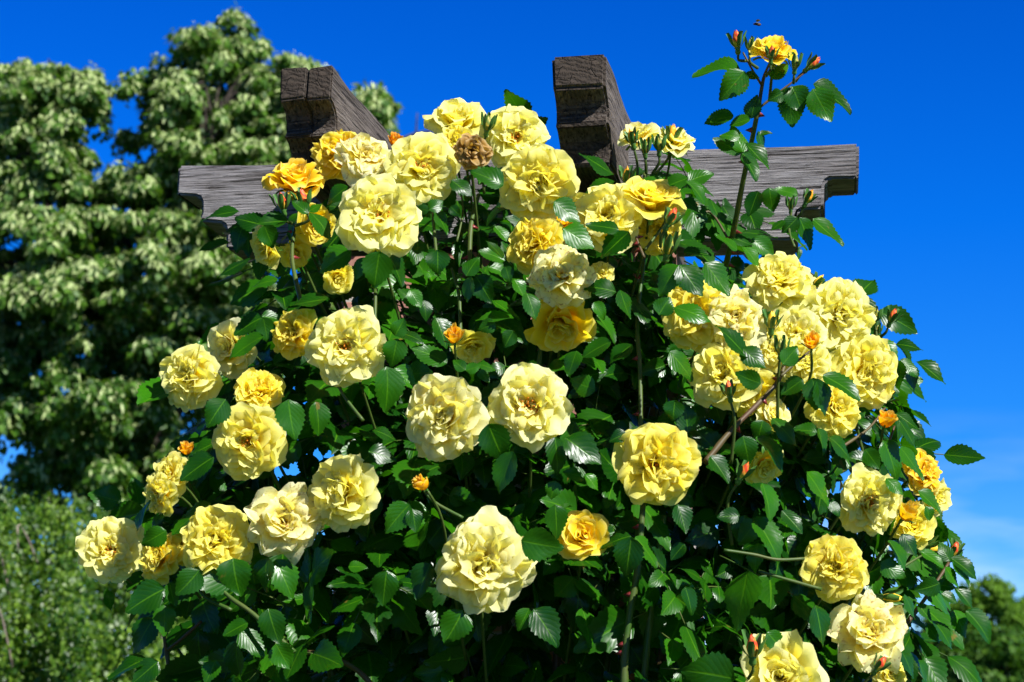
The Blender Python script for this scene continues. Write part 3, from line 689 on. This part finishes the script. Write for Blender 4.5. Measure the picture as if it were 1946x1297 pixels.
cane([(1600, 850), (1650, 815), (1682, 775)], .003, .002, M_CANEB, .0); cane([(1510, 470), (1500, 440), (1504, 405)], .0028, .0018, M_CANE, -.02); cane([(1655, 690), (1666, 650), (1664, 620)], .0022, .0016, M_CANE, .02)
cane([(1640, 900), (1680, 860), (1700, 810)], .0028, .002, M_CANEB, .0); cane([(1225, 330), (1222, 370), (1205, 400)], .003, .0034, M_CANE, -.02); cane([(1325, 415), (1352, 405), (1392, 470)], .002, .0024, M_CANEB, .0)
cane([(560, 1240), (620, 1245), (680, 1275), (720, 1320)], .004, .005, M_CANEB, .05)
# main canes from the ground up through the bush
random.seed(12)
for i in range(9):
    x0 = 760 + 55 * i; x1 = 420 + 140 * i + random.uniform(-50, 50)
    cane([(x0, 3100), (x0 + random.uniform(-30, 30), 2000), ((x0 * 2 + x1) / 3, 1350), ((x0 + 2 * x1) / 3, 950), (x1, 620 + abs(i - 4) * 40)], .011, .0045, M_CANEB if i % 2 else M_CANE, .0, 'cane', None, 8, [2.72, 2.7, 2.64, 2.66, 2.74])

# ---- leaves placed where the photograph shows them one by one: base, tip, width (pixels), how far before the mound
HL = '''455 402 380 409 16;505 430 447 413 40;462 428 443 474 36;502 428 519 470 40;548 420 488 424 32;586 406 554 384 22;586 402 613 388 15;572 405 540 446 15;590 404 636 447 23;662 355 618 382 32;478 492 412 518 17;722 478 709 546 60;738 480 768 540 26;626 569 552 576 20;530 533 478 535 16;668 476 608 517 46;692 490 675 530 26
957 352 899 322 40;858 343 895 371 30;815 400 842 380 28;815 401 791 395 20;826 400 856 441 20;856 392 873 412 22;1052 383 1104 420 42;1070 434 1129 469 46;1166 332 1103 291 22;1168 345 1109 362 28;1176 437 1115 424 26;940 430 966 461 20;1196 440 1142 490 38
832 475 832 521 47;886 525 906 487 31;959 496 914 471 26;955 492 930 455 14;903 524 936 573 47;896 527 880 571 23;960 506 971 536 25;977 530 997 566 22;1000 556 1021 606 31;935 572 989 603 9;976 606 907 597 15;942 614 911 627 29;976 629 957 659 31;779 551 801 584 28;805 571 812 606 25;828 604 853 660 36;849 691 789 654 36;885 704 861 684 23;885 705 913 694 22;904 692 946 698 12;910 704 931 726 18;1171 556 1109 534 33;1178 551 1196 606 24;1129 574 1149 606 25;1134 600 1174 641 18;1161 650 1104 673 28;1096 667 1080 713 31;1201 655 1159 686 25
750 639 769 607 33;755 644 745 697 47;756 633 806 640 15;801 581 756 551 35;735 697 742 781 54;749 700 793 736 32;928 806 956 877 60;976 859 944 933 40;1131 741 1084 724 42;699 858 753 869 33;708 818 756 828 14;548 760 556 833 52;600 764 612 826 37
779 959 729 1006 50;783 967 793 1011 31;990 1028 1069 1044 62;1055 959 1061 1023 41;819 1071 786 1136 41;735 1084 727 1151 50;880 1160 850 1223 60;1006 1157 984 1198 35;1014 1158 1063 1223 52;662 1078 696 1073 18
1074 832 1141 879 54;1055 831 1062 898 41;1113 909 1071 895 25;1111 901 1139 929 19;1055 914 1048 949 31;1191 824 1157 836 24;1307 824 1305 766 42;1283 761 1278 798 41;1349 867 1388 913 29;1287 959 1309 1011 35;1406 980 1364 983 29;1416 979 1405 1036 41;1200 1021 1190 1096 54;1207 1021 1255 1071 25;1199 1019 1142 1033 18;1301 1034 1275 1063 25;1302 1116 1319 1166 27
1396 1291 1299 1268 82;1457 1201 1491 1239 33;1549 1149 1569 1226 37;1421 1084 1400 1196 46;1440 1032 1432 1086 27;1434 984 1487 1059 42;1439 989 1404 1034 38
1214 361 1256 329 31;1308 339 1257 356 29;1304 344 1346 381 23;1309 346 1353 321 33;1299 379 1346 413 29;1350 378 1366 417 20;1364 404 1391 431 18;1441 364 1423 409 31;1462 357 1468 401 37;1516 371 1474 357 23;1291 504 1249 556 44;1292 503 1331 563 52;1339 499 1386 561 46;1299 480 1351 484 18;1401 476 1361 444 15;1389 451 1431 466 18;1429 454 1471 486 37;1411 467 1446 506 23;1252 599 1271 564 41;1281 584 1351 603 33;1544 417 1601 466 29;1519 414 1546 471 33;1516 414 1489 441 33;1492 420 1464 431 11
1421 681 1369 615 28;1409 661 1454 699 40;1446 729 1399 714 38;1487 693 1516 659 37;1272 669 1321 716 35;1526 721 1487 751 31;1544 719 1556 776 47;1555 721 1579 786 35;1564 714 1638 749 31;1566 690 1592 716 24
1702 655 1753 656 17;1667 647 1713 681 22;1704 654 1736 691 13;1711 684 1747 711 27;1741 687 1799 724 25;1705 684 1706 738 28;1722 689 1744 739 28;1702 786 1747 816 23;1704 794 1711 836 19;1709 799 1739 844 23;1553 821 1509 814 25;1554 814 1571 861 17;1467 794 1518 843 31;1450 799 1440 836 41;1412 829 1426 881 46;1437 831 1498 883 24
1575 831 1626 866 25;1656 881 1607 867 25;1679 837 1714 909 44;1710 849 1758 909 24;1644 854 1671 891 34;1744 934 1791 973 22;1760 962 1771 991 20;1684 909 1716 941 23;1532 897 1581 956 28;1449 919 1471 989 30;1577 954 1598 979 21;1486 971 1525 1013 28
1689 1027 1723 1081 23;1674 1069 1719 1099 36;1714 1014 1741 1056 31;1751 1049 1795 1075 19;1806 1067 1784 1031 29;1807 1061 1859 1096 25;1809 1064 1847 1111 19;1796 1077 1823 1116 19;1786 1109 1744 1126 37;1779 1111 1816 1116 23;1814 1117 1851 1151 24;1789 1129 1819 1146 18;1744 1149 1771 1179 19;1719 1129 1741 1176 15;1772 1179 1818 1226 19;1811 1159 1841 1209 32;1836 1161 1891 1213 34;1760 1184 1786 1221 21;1714 1239 1741 1286 20;1744 1254 1766 1300 15
499 604 442 629 36;497 602 537 605 21;500 604 512 649 36;501 639 434 673 30;429 759 393 807 50;406 869 342 909 44;411 841 359 866 19
262 1009 285 952 13;316 1009 269 1036 40;401 959 321 1001 24;316 976 284 998 16
314 1119 237 1156 57;379 1084 339 1133 50;443 1061 448 1129 64;508 1059 498 1123 37;524 1064 557 1133 52;322 1107 330 1153 26;293 1174 249 1241 46;312 1149 315 1206 41;279 1251 204 1286 15;301 1257 254 1298 41;510 1157 526 1223 50;471 1184 424 1206 25;457 1199 501 1246 36;450 1217 445 1293 38;525 1224 549 1271 48;410 1255 392 1300 34;203 1119 213 1161 11'''
HT = '''1406 132 1319 127 24;1415 136 1372 185 44;1415 143 1443 144 15;1465 150 1497 117 24;1428 226 1436 181 26;1394 221 1339 232 26;1426 227 1387 236 19;1409 291 1357 261 26;1406 261 1369 254 18;1412 291 1394 237 30;1411 289 1439 343 26;1414 271 1461 319 22;1440 249 1453 291 13;1444 256 1467 250 9;1488 177 1462 191 24;1504 164 1482 196 14;1502 169 1502 241 40;1505 164 1528 209 42;1545 169 1579 231 46;1545 161 1623 204 32'''
FRONT = {(928, 806), (735, 697), (990, 1028), (1292, 503), (1291, 504), (1339, 499), (1281, 584), (1421, 681), (1409, 661), (1446, 729), (1487, 693), (1544, 719), (1555, 721), (1564, 714), (1176, 437), (1196, 440), (1070, 434), (1052, 383),
         (1000, 556), (1252, 599), (406, 869), (548, 760), (429, 759), (443, 1061), (379, 1084), (314, 1119), (586, 406), (590, 404), (502, 428), (1166, 332), (1710, 849), (1744, 934), (722, 478), (976, 859), (957, 352)}
def hand_leaves(text, LV, off0, jitter=.03):
    for it in text.replace('\n', ';').split(';'):
        a = [float(q) for q in it.split()]
        if len(a) != 5: continue
        bx, by, tx_, ty_, w = a
        if LV is LT: w *= 1.2
        off = -.15 if (int(bx), int(by)) in FRONT else off0 + random.uniform(-jitter, jitter)
        Yb = yf(bx, by) + off; lpx = math.hypot(tx_ - bx, ty_ - by)
        dy = random.uniform(-.25, .12) * lpx * m_per_px(Yb)
        b = P(bx, by, Yb); t = P(tx_, ty_, Yb + dy); d = t - b; L = d.length
        nat = .74 * L; wm = w * m_per_px(Yb)
        if wm > nat: nat = wm
        roll = math.acos(min(1, wm / nat)) * .92
        n = TOWARD - d * (TOWARD.dot(d) / d.length_squared); n.normalize()
        sgn = 1
        n1 = Matrix.Rotation(roll, 3, d.normalized()) @ n; n2 = Matrix.Rotation(-roll, 3, d.normalized()) @ n
        n = n1 if n1.z > n2.z else n2
        LV.add(b, d, n, L * 1.03, nat * 1.02, random.uniform(.0, .28), random.uniform(.12, .55), random.random() ** 1.3, 1.0 if random.random() < .15 else .0)
def spray(LV, TW, o, d, n, s, five=True):
    """a compound rose leaf: stalk with a terminal leaflet and one or two pairs"""
    d = d.normalized(); sd = d.cross(n).normalized(); n = sd.cross(d)
    Ls = .105 * s; pts = [o, o + d * Ls * .5 - Vector((0, 0, .004)), o + d * Ls - Vector((0, 0, .012))]
    TW.add(pts, .0011, .0008, 4, 2)
    g = random.random() ** 1.7
    def lf(p, dd, l):
        nn = (n + Vector((random.gauss(0, .28), random.gauss(0, .28), random.gauss(0, .28)))).normalized()
        dd = (dd + Vector((0, 0, -.22)) + Vector((random.gauss(0, .12), random.gauss(0, .12), random.gauss(0, .12)))).normalized()
        l *= random.uniform(.8, 1.2)
        LV.add(p, dd, nn, l, l * random.uniform(.52, .8), random.uniform(-.05, .4), random.uniform(.05, .6), min(1, max(0, g + random.uniform(-.15, .15))), 1.0 if random.random() < .12 else 0.0)
    l = .056 * s * random.uniform(.85, 1.15)
    lf(pts[2], d, l * 1.1)
    for k, (q, a) in enumerate(((.68, .95), (.28, .8))):
        if k == 1 and not five: break
        p = o + d * Ls * q
        for sg in (-1, 1): lf(p, d * .55 + sd * sg, l * a)
OUTL = [(525, 440), (570, 405), (640, 345), (800, 300), (860, 280), (1000, 300), (1095, 345), (1180, 320), (1235, 300), (1310, 340), (1345, 380), (1330, 440), (1400, 478), (1450, 480), (1480, 455), (1540, 430), (1545, 500), (1560, 560), (1620, 640),
        (1672, 690), (1670, 760), (1675, 830), (1700, 900), (1705, 980), (1675, 1050), (1690, 1110), (1705, 1180), (1700, 1240), (1700, 1400), (520, 1400), (500, 1230), (500, 1160), (450, 1090), (330, 1050), (330, 980), (380, 930), (420, 850), (420, 770), (470, 700), (470, 620), (540, 590), (555, 530), (530, 485)]
def inside(x, y, poly=OUTL):
    r = False; j = len(poly) - 1
    for i in range(len(poly)):
        (xi, yi), (xj, yj) = poly[i], poly[j]
        if (yi > y) != (yj > y) and x < (xj - xi) * (y - yi) / (yj - yi) + xi: r = not r
        j = i
    return r
def near_bloom(x, y):
    return any((x - a) ** 2 + (y - b) ** 2 < (r + 85) ** 2 for a, b, r, _ in BL_CENTRES)
random.seed(21)
LV = Leaves(); LT = Leaves(); TW = Tubes()
hand_leaves(HL, LV, -.055)
k = 0
while k < 960:
    x = random.uniform(250, 1800); y = random.uniform(270, 1390)
    if not inside(x, y): continue
    depth = abs(random.gauss(0, .12)) if random.random() < .6 else random.uniform(.05, .42)
    nb = near_bloom(x, y)
    if nb and depth < .15: depth += .12
    # the thin crown over the beam and the hollow under the big blooms carry fewer leaves
    if y < 520 and random.random() < .45: continue
    if 600 < x < 1250 and y > 1110:
        if random.random() < .25: continue
        depth = random.uniform(.2, .42)
    elif 620 < x < 1000 and 470 < y < 640:
        if random.random() < .3: continue
        depth = max(depth, random.uniform(.1, .2))
    o = P(x, y, yf(x, y) + depth - .01)
    out = Vector(((x - 980) / 900, -.75, (700 - y) / 1500))
    n = (out * .8 + Vector((.15, 0, .75)) + Vector((random.gauss(0, .38), random.gauss(0, .3), random.gauss(0, .38)))).normalized()
    a = random.uniform(0, 6.283); d = Vector((math.cos(a) + .25 * (x - 980) / 500, -.45, math.sin(a) * .75 - .45)).normalized()
    d = (d - n * d.dot(n) * .8).normalized()
    spray(LV, TW, o, d, n, random.uniform(.64, 1.06), random.random() < .75); k += 1
for i in range(240):                                          # below the frame, down to the ground
    z = random.uniform(.15, 1.45); a = random.uniform(0, 6.283); r = random.uniform(.25, .62)
    o = Vector((math.cos(a) * r * 1.1, 2.74 + math.sin(a) * r * .7, z))
    n = (Vector((math.cos(a), math.sin(a), .7)) + Vector((random.gauss(0, .3), random.gauss(0, .3), random.gauss(0, .3)))).normalized()
    d = Vector((math.cos(a + 1), math.sin(a + 1), -.5)); d = d - n * d.dot(n) * .8
    spray(LV, TW, o, d, n, 1.0)
fo = link('foliage', LV.build('foliage', M_LEAF, ROOT), bush)
link('leaf_stalks', TW.mesh('leaf_stalks', M_CANE, ROOT), fo)
fo.children[0].name = 'stalk'; tag(fo.children[0], kind='stuff')
random.seed(5); hand_leaves(HT, LT, .0, .02)
link('foliage', LT.build('foliage', M_LEAF, ROOT, 22), tall)
print('rose leaves', len(LV.rows), 'blooms', len(BLOOMS))

# ================================================================== BEE
BY = 2.6; bp = P(1437, 46, BY); bee = empty('bee', bp); tag(bee, 'tiny dark bee flying above the tallest rose', 'bee')
bm = bmesh.new()
for c, s in (((0, 0, 0), (.0022, .002, .002)), ((.0036, 0, -.0008), (.0032, .0021, .0021)), ((-.0027, 0, -.0002), (.0013, .0014, .0014))):
    r = bmesh.ops.create_icosphere(bm, subdivisions=2, radius=1)
    for v in r['verts']: v.co = Vector((v.co.x * s[0] + c[0], v.co.y * s[1] + c[1], v.co.z * s[2] + c[2]))
me = bpy.data.meshes.new('body'); bm.to_mesh(me); bm.free(); me.materials.append(plain('bee_body', (.03, .018, .008), .7, .3, (.10, .05, .015), 600)); link('body', me, bee)
for sg in (-1, 1):
    V = [(0, sg * .001, .0016)] + [(.003 * math.cos(t) + .002, sg * (.0042 + .0034 * math.sin(t)), .0035 + .0006 * math.sin(t)) for t in np.linspace(-1.5, 4.3, 9)]
    link('wing', make_mesh('wing', V, [tuple(range(10))], plain('bee_wing', (.3, .27, .22), .2, .6)), bee)

# ================================================================== TREES
def cards(rows, name, m, origin, n=3):
    LVx = Leaves(); LVx.rows = rows; return LVx.build(name, m, origin, n, 0.0, 'plain')
def rvec(s): return Vector((random.gauss(0, s), random.gauss(0, s), random.gauss(0, s)))

# ---- the flowering linden behind on the left
random.seed(31)
LY = 20.0; base = P(300, 1284, LY); base.z = 0
linden = empty('linden_tree', base); tag(linden, 'broad linden tree with pale flower clusters standing left of the pergola', 'tree')
green, pale = [], []; ends = []
def clump(c, r, npale, ngreen):
    """a drooping spray of foliage: pale bracts over its sunny side, leaves under and around it"""
    e = random.uniform(.45, 1.0); th = random.uniform(0, 3.14); ct, st_ = math.cos(th), math.sin(th); sag = random.uniform(.3, .85); off = random.uniform(0, 50)
    for i in range(npale + ngreen):
        a = random.uniform(0, 6.283); q = random.random() ** .5 * (1 + .45 * mnoise.noise(Vector((math.cos(a) * 1.5, math.sin(a) * 1.5, off))))
        ux, uy = math.cos(a) * q, math.sin(a) * q * e; ux, uy = ux * ct - uy * st_, ux * st_ + uy * ct
        p = c + Vector((ux * r, uy * r, (.26 - sag * q * q) * r + random.gauss(0, .12) * r))
        isp = i < npale
        if not isp: p.z -= random.uniform(.0, .36) * r; p += rvec(.12 * r)
        n = (Vector((ux, uy, .55)) + rvec(.45)).normalized(); d = Vector((ux * .5, uy * .5, -.9)) + rvec(.35)
        d = (d - n * d.dot(n)).normalized()
        if isp: pale.append((*p, *d, *n, random.uniform(.065, .12), random.uniform(.022, .034), .2, .2, random.random(), 0))
        else: green.append((*p, *d, *n, random.uniform(.06, .10), random.uniform(.05, .08), .2, .2, random.random() ** 1.5, 0))
lobes = [(75, 250, 110, 150, 46), (35, 170, 40, 70, 9), (150, 200, 60, 80, 14), (90, 420, 150, 150, 60), (415, 150, 130, 110, 46), (330, 200, 80, 90, 18), (540, 180, 90, 90, 24), (420, 290, 200, 130, 66), (560, 330, 110, 130, 30),
         (270, 330, 80, 90, 16), (250, 480, 240, 130, 80), (430, 470, 120, 120, 34), (120, 590, 190, 110, 50), (330, 610, 170, 100, 40), (480, 620, 100, 110, 18), (60, 700, 130, 70, 16), (300, 730, 130, 60, 10), (715, 205, 34, 34, 7), (660, 250, 60, 60, 9), (-60, 480, 120, 260, 46), (180, 900, 190, 55, 34), (330, 940, 120, 50, 16), (30, 960, 120, 40, 14), (700, 420, 150, 120, 26), (560, 520, 150, 120, 26), (110, 790, 190, 70, 34), (320, 800, 140, 80, 26), (420, 700, 120, 100, 22), (200, 660, 200, 60, 24), (240, 870, 220, 40, 30), (180, 740, 220, 90, 40), (60, 800, 110, 50, 16)]
mp20 = m_per_px(LY)
# openings where the sky shows between the limbs
HOLES = [(222, 150, 34), (232, 205, 30), (85, 690, 10), (130, 742, 8), (228, 762, 10), (25, 822, 10), (8, 858, 40), (52, 440, 14), (290, 700, 8), (340, 600, 10), (190, 240, 10)]
for (cx, cy, rx, ry, nc) in lobes:
    for i in range(int(nc * 1.2)):
        v = Vector((random.gauss(0, 1), random.gauss(0, 1), random.gauss(0, 1))).normalized() * (random.uniform(.3, 1) ** .6) * (1.22 if random.random() < .16 else 1)
        px = cx + v.x * rx; py = cy - v.z * ry; dyy = v.y * max(rx, 90) * mp20 * 1.3
        if any((px - a) ** 2 + (py - b_) ** 2 < (q_ + 14) ** 2 for a, b_, q_ in HOLES): continue
        c = P(px, py, LY + dyy); r = random.choice((16, 24, 32, 40, 52)) * random.uniform(.9, 1.1) * mp20; qn = (r / (32 * mp20)) ** 1.5 * .95
        sun_side = .45 + .55 * (v.z * .7 - v.y * .5)
        low = cy > 650
        clump(c, r, int(qn * (100 if not low else 34) * (.55 + .7 * max(0, sun_side))), int(qn * (84 if not low else 80))); ends.append(c)
for (px, py) in ((88, 112), (40, 120), (135, 122), (190, 155), (205, 150), (20, 150), (60, 160), (405, 70), (425, 62), (350, 80), (300, 95), (475, 85), (560, 110), (590, 120), (260, 140), (245, 155), (320, 110), (480, 100)):
    clump(P(px + random.uniform(-8, 8), py + 14, LY - .3), random.uniform(13, 24) * mp20, 22, 24)
gl = cards(green, 'leaf_crown', M_LINDEN, base)
link('crown', gl, linden); link('blossom', cards(pale, 'blossom', M_BRACT, base), linden)
T = Tubes(); tk = Tubes()
tk.add([base, P(300, 1100, LY), P(310, 880, LY), P(320, 740, LY), P(360, 560, LY + .3)], .24, .08, 10)
fork = P(318, 720, LY)
for tgt in ((90, 300), (100, 420), (420, 200), (560, 300), (250, 480), (480, 600), (60, 690), (-40, 480), (150, 560), (420, 480), (650, 300), (340, 620), (180, 900), (700, 430)):
    e = P(tgt[0], tgt[1], LY + random.uniform(-.8, .8)); md = fork.lerp(e, .5) + Vector((random.uniform(-.2, .2), random.uniform(-.3, .3), .15))
    tk.add([fork + Vector((0, 0, random.uniform(-.7, .6))), md + Vector((0, .5, 0)), e + Vector((0, .5, 0))], .07, .022, 7)
    for c in sorted(ends, key=lambda q: (q - e).length)[:26]:
        T.add([e.lerp(md, random.uniform(0, .5)), e.lerp(c, .5) + Vector((0, 0, .1)), c], .016, .007, 4, 3)
T.add([P(108, 250, LY), P(106, 170, LY), P(92, 112, LY)], .014, .008, 4, 3)
T.add([P(720, 300, LY), P(770, 262, LY), P(815, 250, LY), P(830, 252, LY)], .022, .01, 5, 3); T.add([P(790, 258, LY), P(793, 215, LY)], .012, .006, 4, 3)
link('trunk', tk.mesh('trunk', M_BARK, base), linden); link('twig', T.mesh('twig', M_BARK, base), linden); linden.children[-1]['kind'] = 'stuff'
tr = linden.children[0]

# ---- bright shrub at the lower left
random.seed(44)
HYY = 10.5; hb = P(120, 1284, HYY); hb.z = 0
hedge = empty('shrub', hb); tag(hedge, 'bright green leafy shrub below the linden at the lower left', 'shrub')
rows = []; TT = Tubes(); mh = m_per_px(HYY)
for i in range(6600):
    px = random.uniform(-260, 640); t_ = random.random()
    topy = 935 + 70 * mnoise.noise(Vector((px * .006, 3, 1))) + 30 * mnoise.noise(Vector((px * .03, 9, 1))) + max(0, px - 300) * .5
    py = topy + (1560 - topy) * t_ ** 1.1
    bulge = 1.2 * mnoise.noise(Vector((px * .010, py * .008, 7)))
    depth = .9 - 1.1 * min(1, (py - topy) / 200) + bulge + (random.uniform(0, .9) * random.random() if i % 5 else random.uniform(.9, 1.6))
    p = P(px, py, HYY + depth); ln = random.uniform(.18, .62); sw = rvec(.10); tone = random.random() ** 1.8
    for k in range(int(ln * 44)):
        f = random.random(); q = p + Vector((sw.x * f + random.gauss(0, .022), sw.y * f - .12 * f + random.gauss(0, .022), -ln * f))
        n = (Vector((.2, -.7, .5)) + rvec(.75)).normalized(); d = Vector((random.gauss(0, .45), -.2, -.9)); d = d - n * d.dot(n)
        rows.append((*q, *d, *n, random.uniform(.022, .042), random.uniform(.016, .028), .2, .2, min(1, max(0, tone + random.gauss(0, .2))), 0))
link('crown', cards(rows, 'shrub_crown', M_HEDGE, hb), hedge)
for i in range(12):
    px = random.uniform(-220, 600); py = random.uniform(980, 1250)
    a = P(px, py, HYY + .3 + random.uniform(-.9, .3)); TT.add([Vector((a.x * .8 + hb.x * .2, HYY + .9, .2)), a + Vector((random.uniform(-.1, .1), .3, -.5)), a, a + Vector((random.uniform(-.12, .12), -.06, random.uniform(-.25, -.05)))], .008, .003, 5, 3)
link('branch', TT.mesh('branch', plain('pale_bark', (.25, .20, .17), .8, .2), hb), hedge)

# ---- trees far off on the right, each one by itself
def far_tree(px, pyt, Y, wpx, label, name, seed, tone, trunkh=.25):
    random.seed(seed); b = P(px, 1284, Y); b.z = 0; tp = P(px, pyt, Y).z; w = wpx * m_per_px(Y) * .5
    e = empty(name, b); tag(e, label, 'tree', 'far trees at the lower right')
    rows = []; ends = []
    hc = tp * (1 - trunkh) * .5
    for i in range(130):
        v = Vector((random.gauss(0, 1), random.gauss(0, 1), random.gauss(0, 1))).normalized() * random.uniform(.45, .93)
        c = Vector((b.x + v.x * w * (1 - .25 * max(0, v.z)), Y + v.y * w, tp - hc + v.z * hc)); r = w * random.uniform(.16, .28); ends.append(c)
        for k in range(110):
            u = rvec(1).normalized(); q = c + Vector((u.x, u.y, u.z * .7)) * r * random.uniform(.6, 1)
            n = (u + Vector((0, 0, .5)) + rvec(.4)).normalized(); d = Vector((u.x, u.y, -.6)) + rvec(.2); d = d - n * d.dot(n)
            rows.append((*q, *d, *n, w * random.uniform(.055, .095), w * random.uniform(.05, .075), .2, .2, min(1, max(0, tone + random.gauss(0, .22))), 0))
    link('crown', cards(rows, 'crown', M_FAR, b), e)
    T = Tubes(); T.add([b, b + Vector((0, 0, tp * .4)), b + Vector((.1, 0, tp * .85))], tp * .035, tp * .01, 8)
    for c in ends[:16]: T.add([b + Vector((0, 0, tp * random.uniform(.25, .6))), b.lerp(c, .6) + Vector((0, 0, .3)), c], tp * .012, tp * .004, 5, 3)
    link('trunk', T.mesh('trunk', M_BARK, b), e)
far_tree(1885, 1092, 62, 190, 'rounded yellow green tree, tallest of the far row', 'broad_tree', 61, .75)
far_tree(1800, 1150, 70, 190, 'mid green tree just behind the bush edge at lower right', 'broad_tree', 62, .4)
far_tree(1985, 1098, 85, 150, 'dark tree cut by the right edge of the picture', 'broad_tree', 63, .15)
far_tree(1900, 1190, 50, 260, 'low dark green tree in front of the rounded one', 'broad_tree', 64, .2)
far_tree(1690, 1190, 75, 190, 'far green tree mostly hidden behind the rose bush', 'broad_tree', 65, .35)
